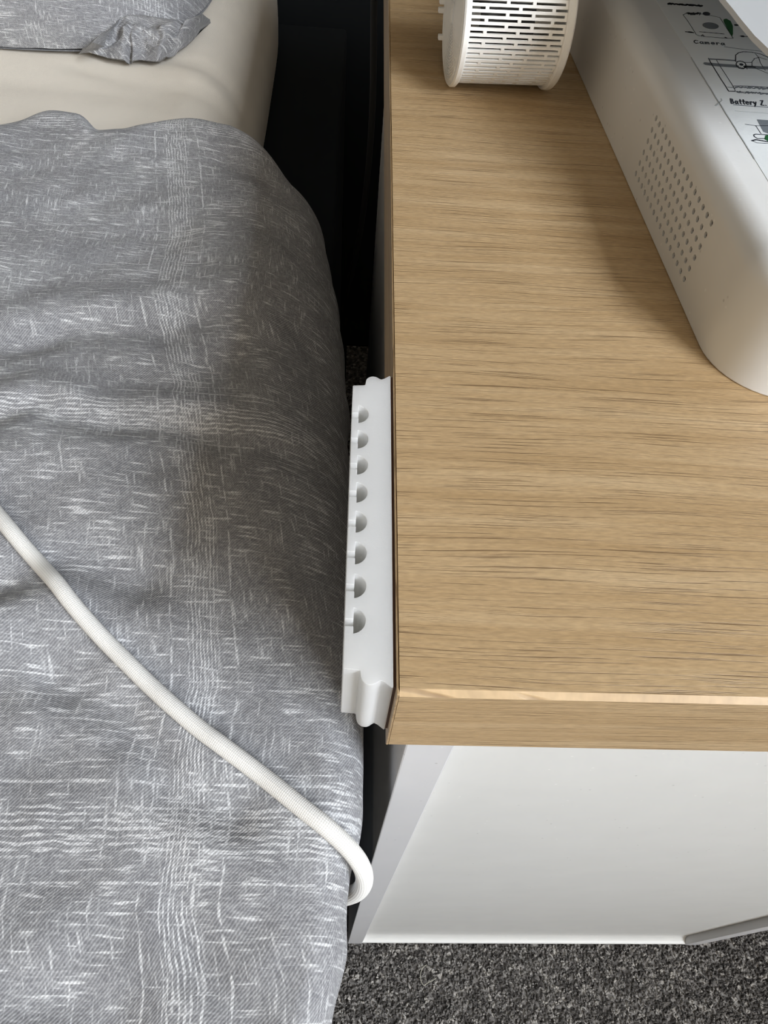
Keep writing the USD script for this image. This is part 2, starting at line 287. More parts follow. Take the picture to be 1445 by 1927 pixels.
obj('window_frame', cat_mesh([box(*fx, WIN_Y[0], WIN_Y[0] + .04, *WIN_Z), box(*fx, WIN_Y[1] - .04, WIN_Y[1], *WIN_Z), box(*fx, *WIN_Y, WIN_Z[0], WIN_Z[0] + .04), box(*fx, *WIN_Y, WIN_Z[1] - .04, WIN_Z[1])]), M['white_wood_edge'], win.GetPrim())

# ---------------------------------------------------------------- cabinet under the desk top
CW, CT, CD, CH = 0.375, 0.015, 0.56, 0.6983      # width, board thickness, depth, height
cab = thing('white_cabinet', 'white lacquered cabinet with a recessed plain front under the oak desk top', 'cabinet')
obj('side_panel', rbox(0, CT, 0, CD, 0, CH, 0.0006, 8), M['white_wood_edge'], cab)
obj('side_panel', rbox(CW - CT, CW, 0, CD, 0, CH, 0.0006, 8), M['white_wood_edge'], cab)
obj('bottom_panel', box(CT, CW - CT, 0.0005, CD - .012, 0.0, 0.004), M['white_wood'], cab)
obj('top_panel', box(CT, CW - CT, 0.002, CD - .012, CH - 0.012, CH), M['white_wood'], cab)
fy, cz = 0.0075, 0.0042
cove = [(fy + 0.0065 * -1 * (1 - math.sin(q)), cz + 0.012 * (1 - math.cos(q))) for q in np.linspace(0, math.pi / 2, 10)]
fp = Polygon(cove + [(fy, CH - 0.0125), (fy + 0.016, CH - 0.0125), (fy + 0.016, cz)])
e_ = trimesh.creation.extrude_polygon(fp, CW - 2 * CT - 0.0008, engine='earcut'); v_ = e_.vertices.copy(); e_.vertices = np.stack([v_[:, 2] + CT + 0.0004, v_[:, 0], v_[:, 1]], 1); e_.fix_normals()
obj('front_panel', e_, M['white_wood'], cab, smooth=30)
obj('back_panel', box(CT, CW - CT, CD - 0.012, CD - 0.004, 0.004, CH - 0.012), M['white_wood'], cab)

# ---------------------------------------------------------------- desk top
DX0, DX1, DY0, DY1 = -0.0083, 0.392, -0.010, 0.60
desk = thing('desk_top', 'light oak laminate desk top lying on the white cabinet', 'desk top')
bw, fb = 0.0022, 0.0007
obj('board', box(DX0 + fb, DX1 - fb, DY0 + 0.0016, DY1, CH, ZT), M['oak'], desk)
# front edge: a band with a chamfer at its upper arris, the chamfer itself a lighter lip
ch = 0.0012
fr = Polygon([(DY0, CH + 0.0006), (DY0 + 0.0006, CH), (DY0 + 0.0016, CH), (DY0 + 0.0016, ZT - 0.0001), (DY0, ZT - ch)])
def prism_x(poly, x0, x1):
    e = trimesh.creation.extrude_polygon(poly, x1 - x0, engine='earcut')
    v = e.vertices.copy(); e.vertices = np.stack([v[:, 2] + x0, v[:, 0], v[:, 1]], 1); e.fix_normals(); return e
obj('front_edge_band', prism_x(fr, DX0 + fb, DX1 - fb), M['oak_edge'], desk)
lip = Polygon([(DY0 - 0.00005, ZT - ch), (DY0 + 0.0016, ZT - 0.0001), (DY0 + 0.0017, ZT - 0.0001), (DY0 + 0.0017, ZT + 0.00002), (DY0 + 0.0014, ZT + 0.00002)])
tag(obj('chamfer_lip', prism_x(lip, DX0 + fb, DX1 - fb), M['oak_lip'], desk), 'pale worn chamfer along the front edge')
tag(obj('side_edge_band', rbox(DX0, DX0 + fb, DY0, DY1, CH, ZT - 0.0003, 0.0003, 8), M['oak_side'], desk), 'darker grey-brown edge band on the left side')
obj('side_edge_band', rbox(DX1 - fb, DX1, DY0, DY1, CH, ZT - 0.0003, 0.0003, 8), M['oak_side'], desk)

# ---------------------------------------------------------------- carpet pile in view
rng = np.random.default_rng(7)
gx, gy = np.meshgrid(np.arange(-0.10, 0.56, 0.0025), np.arange(-0.19, 0.02, 0.0025))
px = np.stack([gx.ravel(), gy.ravel()], 1) + rng.uniform(-0.0012, 0.0012, (gx.size, 2))
keep = ~((px[:, 0] > -0.002) & (px[:, 0] < CW + 0.002) & (px[:, 1] > -0.001))
px = px[keep]; n = len(px)
ico = trimesh.creation.icosphere(0); bv, bf = ico.vertices, ico.faces
sc = np.stack([rng.uniform(.0010, .0018, n), rng.uniform(.0010, .0018, n), rng.uniform(.0020, .0042, n)], 1)
tilt = rng.uniform(-0.7, 0.7, (n, 2))
V = bv[None] * sc[:, None]; V[..., 0] += tilt[:, :1] * (V[..., 2] + 0.002); V[..., 1] += tilt[:, 1:] * (V[..., 2] + 0.002)
V += np.concatenate([px, np.full((n, 1), -0.0035)], 1)[:, None]
F = (bf[None] + np.arange(n)[:, None, None] * len(bv)).reshape(-1, 3)
tag(obj('carpet_pile', (V.reshape(-1, 3), F), M['carpet'], smooth=True), 'charcoal flecked carpet pile in front of the white cabinet', 'carpet', kind='stuff')
th = [at_z(u, v, 0.0025) for u, v in ((803, 1816), (795, 1822), (791, 1836), (793, 1848), (797, 1854), (803, 1851), (812, 1846), (821, 1840))]
tag(obj('thread', tube(smooth_path(th, 40), 0.0004, 8), M['thread'], smooth=True), 'pale curled loose thread lying on the dark carpet', 'thread')

# ---------------------------------------------------------------- bed
def prof(d, r): return np.sqrt(np.clip(1 - (1 - np.clip(d / r, 0, 1)) ** 2, 0, 1))
def curve(points):
    """x as a smooth function of y through points given as picture points with a height."""
    P = np.array([at_z(u, v, z) for u, v, z in points]); P = P[np.argsort(P[:, 1])]
    return PchipInterpolator(P[:, 1], P[:, 0], extrapolate=False), P
BX0, BY0, BY1 = -1.02, -0.55, 0.895
base = thing('bed_base', 'dark navy upholstered bed base under the cream mattress', 'bed base')
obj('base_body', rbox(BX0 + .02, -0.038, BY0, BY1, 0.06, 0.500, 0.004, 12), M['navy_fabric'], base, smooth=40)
for x in (BX0 + .08, -0.14):
    for y in (BY0 + .1, BY1 - .1):
        obj('leg', trimesh.creation.cylinder(0.022, segment=[[x, y, 0], [x, y, 0.065]]), M['black_plastic'], base, smooth=40)

ridge_list = []
def folds(X, Y, spec, z):
    out = np.zeros_like(X); pts = np.stack([X.ravel(), Y.ravel()], 1)
    for line, amp, w in spec:
        L = np.array([at_z(u, v, z)[:2] for u, v in line]); best = np.full(len(pts), 9.0)
        for a, b in zip(L[:-1], L[1:]):
            d = b - a; t = np.clip(((pts - a) @ d) / (d @ d), 0, 1)
            best = np.minimum(best, np.linalg.norm(pts - a - t[:, None] * d, axis=1))
        out += (amp * np.exp(-(best / w) ** 2)).reshape(X.shape)
    return out

def mattress():
    c, P = curve([(520, 0, .514), (524, 60, .514), (522, 120, .514), (512, 190, .514), (503, 250, .514)])
    ya, yb = P[0, 1], P[-1, 1]
    t = np.linspace(0, 1, 150); y = BY0 + t * (BY1 - BY0)
    E = np.where(y < ya, P[0, 0], np.where(y > yb, P[-1, 0], c(np.clip(y, ya, yb))))
    r = 0.050
    d = np.r_[np.linspace(BX0 + .9, 0, 2)[:0], 0.9 - np.linspace(0, 1, 90)[:-1] * (0.9 - r), r * (1 - np.sin(np.linspace(0, np.pi / 2, 22)))]
    X = E[:, None] - d[None]; Y = np.repeat(y[:, None], len(d), 1)
    Z = ZS - (ZS - 0.535) * (1 - prof(d, r))[None] + 0.004 * (meshkit.fbm(np.stack([X * 9, Y * 9, X * 0], -1), 3, 3) - .5) * np.clip(d / .03, 0, 1)
    Z += folds(X, Y, [([(140, 120), (250, 150), (330, 162), (400, 168)], -0.0022, 0.008), ([(310, 108), (420, 128), (480, 150)], -0.0025, 0.008), ([(0, 150), (150, 165), (300, 180)], -0.0015, 0.012),
                      ([(330, 130), (400, 150)], 0.002, 0.012)], ZS)
    # down the side, then under
    low = [np.stack([E, y, np.full_like(E, 0.520)], -1), np.stack([E - .003, y, np.full_like(E, 0.509)], -1), np.stack([E - .02, y, np.full_like(E, 0.506)], -1), np.stack([np.full_like(E, BX0), y, np.full_like(E, 0.506)], -1)]
    G = np.concatenate([np.stack([X, Y, Z], -1)] + [q[:, None] for q in low], 1)
    return closed_tube(G)
mt = thing('mattress', 'mattress in a smooth cream fitted sheet, bare between pillow and duvet', 'mattress')
obj('fitted_sheet', mattress(), M['sheet'], mt, smooth=True)

# duvet: plan outline from its hem, rolled edges, folds
hc, HP = curve([(470, 246, ZB - .055), (505, 258, ZB - .06), (560, 300, ZB - .065), (600, 420, ZB - .065), (640, 600, ZB - .06), (655, 700, ZB - .055), (661, 850, ZB - .05), (676, 1150, ZB - .03), (689, 1440, ZB - .022),
                 (688, 1520, ZB - .02), (678, 1590, ZB - .02), (661, 1650, ZB - .02), (653, 1730, ZB - .02), (650, 1790, ZB - .02), (640, 1840, ZB - .02), (630, 1900, ZB - .02), (624, 1990, ZB - .02)])
FP = np.array([at_z(u, v, ZB - 0.012) for u, v in ((-260, 235), (-120, 242), (0, 232), (60, 224), (115, 216), (160, 223), (200, 249), (240, 248), (300, 240), (370, 233), (430, 240), (475, 250), (515, 268), (545, 292))])
far = PchipInterpolator(FP[:, 0], FP[:, 1], extrapolate=False)
hz = PchipInterpolator([-0.6, -0.03, 0.0, 0.10, 0.2, 0.35, 0.6], [ZB - .022, ZB - .022, ZB - .024, ZB - .05, ZB - .07, ZB - .075, ZB - .06])
def duvet_surface():
    y0 = -0.575; ymax = HP[-1, 1]
    th = np.linspace(0, np.pi / 2, 26)
    t = np.r_[np.linspace(0, 1, 460)[:-1] * 0.965, 0.965 + 0.035 * np.sin(th)]
    ynom = y0 + t * (ymax - y0)
    xL = -1.0
    tau = np.linspace(0, np.pi / 2, 26)
    inner = np.linspace(0, 1, 260)[:-1] ** 0.55                  # finer where the camera looks
    Y = np.repeat(ynom[:, None], len(inner) + len(tau), 1)
    for _ in range(25):
        E = np.where(Y < HP[0, 1], HP[0, 0], hc(np.clip(Y, HP[0, 1], HP[-1, 1])))
        rR = np.interp(Y, [-.05, 0.02, .12, .25, .5], [0.012, 0.02, 0.045, 0.06, 0.06])
        D = np.concatenate([((E - xL) + (rR - (E - xL)) * np.r_[inner, np.zeros(len(tau))])[:, :len(inner)], (rR * (1 - np.sin(np.r_[np.zeros(len(inner)), tau])))[:, len(inner):]], 1)
        X = E - D
        yf = np.where(X < FP[0, 0], FP[0, 1], far(np.clip(X, FP[0, 0], FP[-1, 0])))
        Y = 0.5 * Y + 0.5 * (y0 + t[:, None] * (yf - y0))
    dF = (1 - t)[:, None] * (yf - y0)
    fR = np.sqrt(np.clip(1 - (1 - np.clip(D / rR, 0, 1)) ** 2, 0, 1)); fF = prof(dF, 0.028)
    hzv = hz(np.clip(Y, -0.6, 0.6))
    Z = ZB - (ZB - hzv) * (1 - fR) - (ZB - ZS - 0.002) * (1 - fF) * np.clip(fR * 2, 0.0, 1)
    Gs = np.stack([X, Y, Z], -1)
    nz = lambda s, o, k: meshkit.fbm(np.stack([X * s, Y * s * 1.3, X * 0 + k], -1), o, k) - .5
    soft = np.clip(D / 0.02, 0.15, 1)
    Z += (0.016 * nz(7, 2, 5) + 0.007 * nz(24, 3, 9)) * soft * np.clip(fF, .3, 1)
    FOLDS = [([(0, 650), (120, 622), (200, 614), (300, 618), (370, 588)], -0.0048, 0.010), ([(0, 590), (200, 572), (330, 560), (450, 530)], 0.003, 0.014),
             ([(-40, 800), (60, 770), (130, 797), (220, 812), (330, 812), (420, 828), (560, 850)], -0.0034, 0.008), ([(0, 752), (90, 735), (200, 765), (400, 770)], 0.0022, 0.009),
             ([(0, 880), (150, 860), (300, 850)], 0.002, 0.012), ([(-30, 1120), (60, 1075), (160, 1060), (260, 1095)], -0.0045, 0.010), ([(0, 1180), (120, 1160), (300, 1170)], 0.003, 0.014),
             ([(100, 1285), (173, 1305), (237, 1342), (326, 1489), (437, 1542)], -0.0042, 0.008), ([(250, 1440), (300, 1520), (420, 1590)], 0.0025, 0.010), ([(-20, 1290), (70, 1240), (150, 1250)], -0.003, 0.010),
             ([(0, 1905), (100, 1915), (210, 1935)], -0.004, 0.010), ([(330, 1720), (390, 1760), (470, 1750)], -0.0016, 0.007), ([(380, 1820), (420, 1870), (470, 1927)], -0.0016, 0.007),
             ([(430, 290), (520, 330), (600, 450)], -0.003, 0.011), ([(0, 420), (150, 405), (300, 440)], -0.002, 0.015), ([(390, 690), (470, 640), (560, 600)], -0.0022, 0.012)]
    Z += folds(X, Y, FOLDS, ZB) * np.clip(D / 0.02, 0.2, 1)
    ripple = 0.0025 * (meshkit.noise(np.stack([Y * 55, Y * 0, Y * 0], -1), 4) - .5)
    X = X + ripple * (1 - np.clip(D / rR, 0, 1))
    G = np.stack([X, Y, Z], -1)
    zm = 0.535 + 0.069 * prof(-0.104 - X, 0.05) + 0.006
    G[..., 2] = np.where(X < -0.100, np.maximum(G[..., 2], zm), G[..., 2])
    # uv in metres: arc length across and along, straightened to the printed band
    arc = np.concatenate([np.zeros((len(t), 1)), np.cumsum(np.linalg.norm(np.diff(Gs, axis=1), axis=2), 1)], 1)
    k0 = 150; arc = arc - arc[:, k0:k0 + 1] + X[:, k0:k0 + 1]
    arv = np.concatenate([np.zeros((1, G.shape[1])), np.cumsum(np.linalg.norm(np.diff(Gs[..., 1:], axis=0), axis=2), 0)], 0)
    j0 = int(np.argmin(abs(ynom + 0.05))); arv = arv - arv[j0:j0 + 1] + Y[j0:j0 + 1]
    bp = np.array([at_z(u, v, ZB)[:2] for u, v in ((372, 240), (378, 420), (352, 560), (388, 720), (400, 860), (425, 1000), (428, 1150), (436, 1290), (405, 1420), (405, 1560), (378, 1720), (400, 1860), (385, 1990))])[::-1]
    xb = np.interp(Y, bp[:, 1], bp[:, 0])
    U = np.stack([arc - xb, arv], -1)
    # curl under the hem
    E2, z2 = G[:, -1, 0], G[:, -1, 2]; yl = G[:, -1, 1]
    col = lambda x, z: np.stack([np.broadcast_to(x, yl.shape), yl, np.broadcast_to(z, yl.shape)], -1)
    xo = np.minimum(E2 - 0.006, -0.0995); zu = np.maximum(z2 - 0.006, np.where(E2 < -0.095, 0.0, 0.50))
    extra = [col(E2 - 0.0008, z2 - 0.003), col(np.maximum(E2 - 0.004, -0.0990), z2 - 0.0055), col(np.maximum(E2 - 0.010, -0.0992), z2 - 0.0065), col(-0.0995, np.minimum(zu, 0.600)),
             col(-0.0998, np.maximum(np.minimum(zu, 0.600), 0.588)), col(-0.113, 0.603), col(-0.132, 0.609), col(-0.19, ZS + 0.008), col(xL, ZS + 0.008)]
    Ue = [np.stack([U[:, -1, 0] + k, U[:, -1, 1]], -1) for k in (0.003, 0.006, 0.012, 0.08, 0.085, 0.1, 0.12, 0.18, 0.9)]
    G = np.concatenate([G] + [e[:, None] for e in extra], 1); U = np.concatenate([U] + [e[:, None] for e in Ue], 1)
    return G, U
DG, DU = duvet_surface()
dv = thing('duvet', 'grey duvet printed with pale broken woven lines, spread over the bed beside the desk', 'duvet')
obj('duvet_cover', closed_tube(DG, False), M['cotton'], dv, smooth=True, uv=np.vstack([DU.reshape(-1, 2), DU[0].mean(0)[None]]))
from scipy.spatial import cKDTree
duvet_tree = cKDTree(DG[:, :-9].reshape(-1, 3)[:, :2]); duvet_z = DG[:, :-9].reshape(-1, 3)[:, 2]
def on_duvet(u, v, lift):
    """Where the sight line meets the duvet, lifted."""
    z = ZB
    for _ in range(12):
        P = at_z(u, v, z + lift); z = 0.5 * z + 0.5 * duvet_z[duvet_tree.query(P[:2])[1]]
    return at_z(u, v, z + lift)

# pillow
def pillow():
    c = at_z(10, 40, ZS + .05); A = at_z(372, 40, ZS + 0.02); Fy = at_z(100, 96, ZS + .004)[1]
    x1 = A[0]; x0 = x1 - 0.62; y0 = Fy; y1 = 0.885
    n, k = 150, 130
    a, b = np.linspace(-1, 1, n), np.linspace(-1, 1, k)
    a = np.sin(a * np.pi / 2); b = np.sin(b * np.pi / 2)
    Aa, Bb = np.meshgrid(a, b, indexing='ij')
    hgt = np.clip((1 - np.abs(Aa) ** 3.2) * (1 - np.abs(Bb) ** 3.2), 0, 1) ** 0.42
    X = (x0 + x1) / 2 + Aa * (x1 - x0) / 2 * np.sqrt(1 - 0.22 * np.abs(Bb) ** 3); Y = (y0 + y1) / 2 + Bb * (y1 - y0) / 2 * np.sqrt(1 - 0.30 * np.abs(Aa) ** 8)
    wr = meshkit.fbm(np.stack([X * 26, Y * 40, X * 0], -1), 3, 21) - .5
    top = ZS + 0.005 + 0.088 * hgt + 0.016 * wr * np.clip(hgt * 1.5, .2, 1); bot = ZS + 0.003 + 0 * hgt
    top += folds(X, Y, [([(-60, 72), (60, 62), (150, 48), (230, 30)], -0.010, 0.012), ([(0, 90), (120, 82), (170, 92)], 0.006, 0.010), ([(250, 34), (320, 36), (378, 30)], -0.008, 0.010)], ZS + .045)
    T = np.stack([X, Y, top], -1); Bm = np.stack([X, Y, bot], -1)
    V = np.concatenate([T.reshape(-1, 3), Bm.reshape(-1, 3)]); f = grid_faces(n, k)
    F = np.vstack([f, f[:, ::-1] + n * k])
    top += folds(X, Y, [([(40, 64), (120, 53), (170, 45), (225, 30)], -0.016, 0.006), ([(60, 50), (150, 38), (215, 22)], 0.007, 0.010), ([(0, 76), (90, 72), (150, 70)], 0.006, 0.007)], ZS + .026)
    edge = -0.955 + 0.05 * (Aa + .3) + 0.02 * np.sin(Aa * 9)
    top -= 0.020 * np.exp(-((Bb - edge) / 0.014) ** 2) * np.clip((0.55 - Aa) * 4, 0, 1)
    top += 0.006 * np.sin(Aa * 31 + Bb * 12) * np.exp(-((Bb + .97) / .05) ** 2)
    top = np.maximum(top, ZS + 0.004 + 0.01 * hgt)
    xb = at_z(245, 20, ZS + .05)[0]
    uvt = np.stack([X - xb, Y + 0.06 + 0.10 * hgt], -1).reshape(-1, 2)
    return V, F, np.vstack([uvt, uvt + .031])
pw = thing('pillow', 'pillow in the grey streaked printed cotton lying at the head of the bed', 'pillow')
pv, pf, pu = pillow()
obj('pillow_case', (pv, pf), M['cotton'], pw, smooth=True, uv=pu)
def flap():
    # open end of the pillowcase bunched into a fold on the sheet
    lower = [(148, 103), (165, 101), (185, 105), (215, 114), (243, 118), (268, 115), (295, 119), (316, 107), (350, 88), (374, 60)]
    upper = [(172, 82), (190, 66), (214, 48), (232, 30), (255, 27), (285, 32), (312, 36), (335, 38), (358, 34), (378, 26)]
    n, k = 110, 40
    s = np.linspace(0, 1, n); q = np.linspace(0, 1, k)
    lo = np.array([at_z(u, v, ZS + .004) for u, v in lower]); up = np.array([at_z(u, v, ZS + .024) for u, v in upper])
    i = np.linspace(0, 1, len(lower)); lo = PchipInterpolator(i, lo)(s); up = PchipInterpolator(i, up)(s)
    G = lo[:, None] * (1 - q)[None, :, None] + up[:, None] * q[None, :, None]
    la = np.concatenate([np.zeros((1, k)), np.cumsum(np.linalg.norm(np.diff(G, axis=0), axis=2), 0)], 0); lq = np.concatenate([np.zeros((n, 1)), np.cumsum(np.linalg.norm(np.diff(G, axis=1), axis=2), 1)], 1)
    bulge = np.sin(np.pi * np.clip(q * .93 + .07, 0, 1))[None] * (0.007 + 0.005 * np.sin(s * 19)[:, None] * np.exp(-((s[:, None] - .4) / .6) ** 2))
    wr = meshkit.fbm(np.stack([s[:, None] * 9 + 0 * q, 0 * s[:, None] + q * 5, 0 * s[:, None] + 0 * q], -1), 3, 31) - .5
    crease = -0.011 * np.exp(-(((s[:, None] - .44) - 0.02 * q[None]) / .02) ** 2) * np.exp(-((q[None] - .15) / .35) ** 2) - 0.008 * np.exp(-((s[:, None] - .80) / .03) ** 2)
    off = bulge + 0.016 * wr * np.sin(np.pi * q)[None] + crease
    off = off * np.sin(np.pi * np.clip(s, .02, .98))[:, None] ** .5
    G[..., 1] -= off * 0.45; G[..., 2] += off * 0.75
    G[..., 2] = np.maximum(G[..., 2], ZS + 0.002)
    U = np.stack([la * .85 - lq * .5 - .105, la * .5 + lq * .85 + .25], -1)
    # rolled back into the pillow, then under and forward again
    tp = G[:, -1]; bt = G[:, 0]; zl = ZS + 0.0025
    back = [tp + np.array([0, d, -z]) for d, z in ((.004, .0012), (.012, .0055), (.024, .012), (.036, .018))]
    for q_ in back: q_[:, 2] = np.maximum(q_[:, 2], zl + .001)
    back += [np.stack([tp[:, 0], tp[:, 1] + .038, np.full(n, zl)], 1), np.stack([bt[:, 0], bt[:, 1] + .006, np.full(n, zl)], 1)]
    G = np.concatenate([G] + [q_[:, None] for q_ in back], 1); U = np.concatenate([U] + [U[:, -1:] + np.array([-.5, .85]) * e_ for e_ in (.006, .017, .034, .06, .09, .12)], 1)
    V, F = closed_tube(G)
    return V, F, np.vstack([U.reshape(-1, 2), U[0].mean(0)[None], U[-1].mean(0)[None]])
fv, ff, fu = flap()
tag(obj('case_flap', (fv, ff), M['cotton'], pw, smooth=True, uv=fu), 'bunched open end of the pillowcase folded at its front corner')

# white braided cable over the duvet
cr = 0.0030
pts = [on_duvet(u, v, cr * .9) for u, v in ((-620, 505), (-430, 590), (-260, 715), (-140, 815), (-60, 900), (-25, 943), (8, 985), (62, 1047), (130, 1130), (200, 1207), (270, 1278), (340, 1343), (420, 1406), (500, 1466), (570, 1524), (625, 1568))]
e = pts[-1]; z0 = e[2]
pts += [at_z(655, 1593, z0 - .001), at_z(673, 1615, z0 - .003), at_z(684, 1637, z0 - .009), at_z(687, 1657, z0 - .017), at_z(680, 1673, z0 - .025), at_z(667, 1683, z0 - .032), at_z(648, 1688, z0 - .038), at_z(615, 1694, z0 - .043)]
cp = smooth_path(pts, 420)
dt_ = cKDTree(DG.reshape(-1, 3))
for _ in range(30):
    dd_, ii_ = dt_.query(cp); away = cp - DG.reshape(-1, 3)[ii_]; need = np.clip(cr * 1.12 - dd_, 0, None)
    if need.max() < 1e-5: break
    cp += away / np.maximum(dd_, 1e-6)[:, None] * need[:, None]
    cp[1:-1] = 0.5 * cp[1:-1] + 0.25 * (cp[:-2] + cp[2:])
cv, cf, cu = tube(cp, cr, 24, uv=True)
tag(obj('braided_cable', (cv, cf), M['braid'], smooth=True, uv=cu), 'white braided cable running diagonally across the grey duvet and over its edge', 'cable')

# thin black cable hanging in the gap behind
pts = [at_y(u, v, 0.50) for u, v in ((706, -55), (704, 0), (703, 100), (699, 237), (689, 355), (671, 473), (655, 552), (648, 650), (646, 760), (652, 900), (660, 1010))]
pts[0][2] = CH - 0.002
tag(obj('black_cable', tube(smooth_path(pts, 90), 0.0024, 12), M['cable_black'], smooth=True), 'thin black cable hanging in the dark gap between bed and desk', 'cable')

# ---------------------------------------------------------------- cable comb on the left edge of the desk top
def comb():
    zt, h = ZT - 0.001, 0.0283
    xw, xe = -0.0200, DX0 - 0.0006
    far_end = [(-0.0200, 0.0838), (-0.0164, 0.0842)]
    a = np.linspace(np.pi, 0.25 * np.pi, 12)
    bump = lambda cy, sg: [(-0.0140 + 0.0022 * math.cos(q), cy + sg * 0.0022 * math.sin(q)) for q in a]
    fe = far_end + bump(0.0857, 1) + [(-0.0117, 0.0868), (-0.0108, 0.0872), (xe - 0.0004, 0.0884), (xe, 0.0884)]
    ne = [(xe, -0.0080), (xe - 0.0004, -0.0080), (-0.0108, -0.0068), (-0.0117, -0.0064)] + bump(-0.0053, -1)[::-1] + [(-0.0164, -0.0041), (-0.0202, -0.0038)]
    P = Polygon(ne + fe).buffer(0)
    P = P.buffer(0.0003, quad_segs=4).buffer(-0.0006, quad_segs=4).buffer(0.0003, quad_segs=4)
    from shapely.geometry import Point, box as sbox
    for cy in (0.0727, 0.0634, 0.0544, 0.0452, 0.0359, 0.0266, 0.0173, 0.0081):
        hole = Point(-0.0186, cy).buffer(0.0033, quad_segs=12).intersection(sbox(-0.0181, cy - .005, -.010, cy + .005))
        neck = sbox(-0.0225, cy - 0.0014, -0.0178, cy + 0.0004)
        P = P.difference(hole.union(neck))
    P = P.buffer(-0.0002, quad_segs=3).buffer(0.0002, quad_segs=3).simplify(0.00002)
    if hasattr(P, 'geoms'): P = max(P.geoms, key=lambda g: g.area)
    b = 0.00035
    from shapely.geometry.polygon import orient
    cs = manifold3d.CrossSection([np.array(orient(P).exterior.coords)[:-1]])
    body = cs.extrude(h - b).translate([0, 0, zt - h])
    for i, t in enumerate(np.linspace(0, 1, 4)[1:]):
        ins = b * (1 - math.sqrt(1 - t * t)) ; prev = b * (1 - math.sqrt(1 - ((i) / 3) ** 2))
        lay = cs.offset(-prev, manifold3d.JoinType.Round).extrude(b / 3 + 1e-6).translate([0, 0, zt - b + b * i / 3])
        body = body + lay
    return body
cm = thing('cable_comb', 'white plastic cable comb with eight open slots on the left edge of the desk', 'cable holder')
obj('comb_body', comb(), M['print_white'], cm, smooth=30)
tag(obj('adhesive_strip', box(DX0 - 0.0006, DX0, -0.0078, 0.0880, ZT - 0.029, ZT - 0.0012), M['adhesive'], cm), 'thin brown adhesive strip behind the comb')

# ---------------------------------------------------------------- white electronics box with a speaker grille
YAW = 3.526
BL = np.array([0.0905, 0.0832, ZT]); BWid, BLen, BH = 0.200, 0.300, 0.0375
cy_, sy_ = math.cos(math.radians(YAW)), math.sin(math.radians(YAW))
def to_local(P): d = np.asarray(P)[:2] - BL[:2]; return np.array([d[0] * cy_ + d[1] * sy_, -d[0] * sy_ + d[1] * cy_])
def rr_loop(w, l, r, ins, k=14):
    a = np.linspace(0, np.pi / 2, k); r2 = r - ins; out = []
    for cx, cyy, a0 in ((w - r, l - r, 0), (r, l - r, np.pi / 2), (r, r, np.pi), (w - r, r, 1.5 * np.pi)):
        out.append(np.stack([cx + r2 * np.cos(a + a0), cyy + r2 * np.sin(a + a0)], 1))
    return np.vstack(out)
def stacked(w, l, h, rc, rt, rb, k=14):
    loops, zs = [], []
    for q in np.linspace(0, np.pi / 2, 6): loops.append(rr_loop(w, l, rc, rb * (1 - math.sin(q)), k)); zs.append(rb * (1 - math.cos(q)))
    for q in np.linspace(0, np.pi / 2, 14): loops.append(rr_loop(w, l, rc, rt * (1 - math.cos(q)), k)); zs.append(h - rt + rt * math.sin(q))
    n = len(loops[0]); V = np.vstack([np.c_[L, np.full(n, z)] for L, z in zip(loops, zs)])
    F = []
    for i in range(len(loops) - 1):
        a = i * n + np.arange(n); b = i * n + (np.arange(n) + 1) % n
        F += [np.stack([a, b, b + n], 1), np.stack([a, b + n, a + n], 1)]
    c0 = len(V); V = np.vstack([V, [[w / 2, l / 2, zs[0]], [w / 2, l / 2, zs[-1]]]]); a = np.arange(n); b = (a + 1) % n; t = (len(loops) - 1) * n
    F += [np.stack([b, a, np.full(n, c0)], 1), np.stack([a + t, b + t, np.full(n, c0 + 1)], 1)]
    return trimesh.Trimesh(V, np.vstack(F), process=True)
def as_manifold(m): return manifold3d.Manifold(manifold3d.Mesh(np.asarray(m.vertices, np.float32), np.asarray(m.faces, np.uint32)))
RT = 0.0075
body = as_manifold(stacked(BWid, BLen, BH, 0.024, RT, 0.0006))
holes = []
cyl = manifold3d.Manifold.cylinder(0.006, 0.00098, circular_segments=14).rotate([0, 90, 0])
for i in range(16):
    for j in range(6):
        holes.append(cyl.translate([-0.002, 0.0485 + i * 0.00412, 0.0066 + j * 0.00412]))
pocket = manifold3d.Manifold.cube([0.006, 0.070, 0.026]).translate([0.0008, 0.0445, 0.0040])
body = body - manifold3d.Manifold.batch_boolean(holes, manifold3d.OpType.Add) - pocket
eb = thing('electronics_box', 'rounded white plastic box with a grid of speaker holes in its side', 'box', BL, YAW)
obj('housing', body, M['box_white'], eb, smooth=35)
tag(obj('speaker_cloth', box(0.0011, 0.0062, 0.0447, 0.1143, 0.0042, 0.0298), M['grille_dark'], eb), 'dark cloth behind the speaker holes')

# sheet of drawings on the box
ZP = ZT + BH + 0.00013
def P2(u, v): return at_z(u, v, ZP)
pe = [P2(1290, 90), P2(1316, 131), P2(1353, 190), P2(1393, 255), P2(1420, 299), P2(1470, 380)]
d0 = to_local(pe[0]); d1 = to_local(pe[-1])
dirv = (pe[-1] - pe[0])[:2]; dirv /= np.linalg.norm(dirv); nrm = np.array([-dirv[1], dirv[0]])
if nrm[0] < 0: nrm = -nrm
near = P2(1462, 367)[:2]; far_ = near - dirv * 0.205
sheet_poly = Polygon([near, near + nrm * 0.135, far_ + nrm * 0.135, far_])
ps = thing('drawing_sheet', 'white paper sheet of small ink drawings on top of the rounded white box', 'paper')
sh = trimesh.creation.extrude_polygon(sheet_poly, 0.0001, engine='earcut'); sh.apply_translation([0, 0, ZP - 0.0001])
obj('sheet', sh, M['paper'], ps)
def ribbon(line, w):
    L = LineString([P2(u, v)[:2] for u, v in line]).buffer(w / 2, quad_segs=3); return poly_mesh(L)
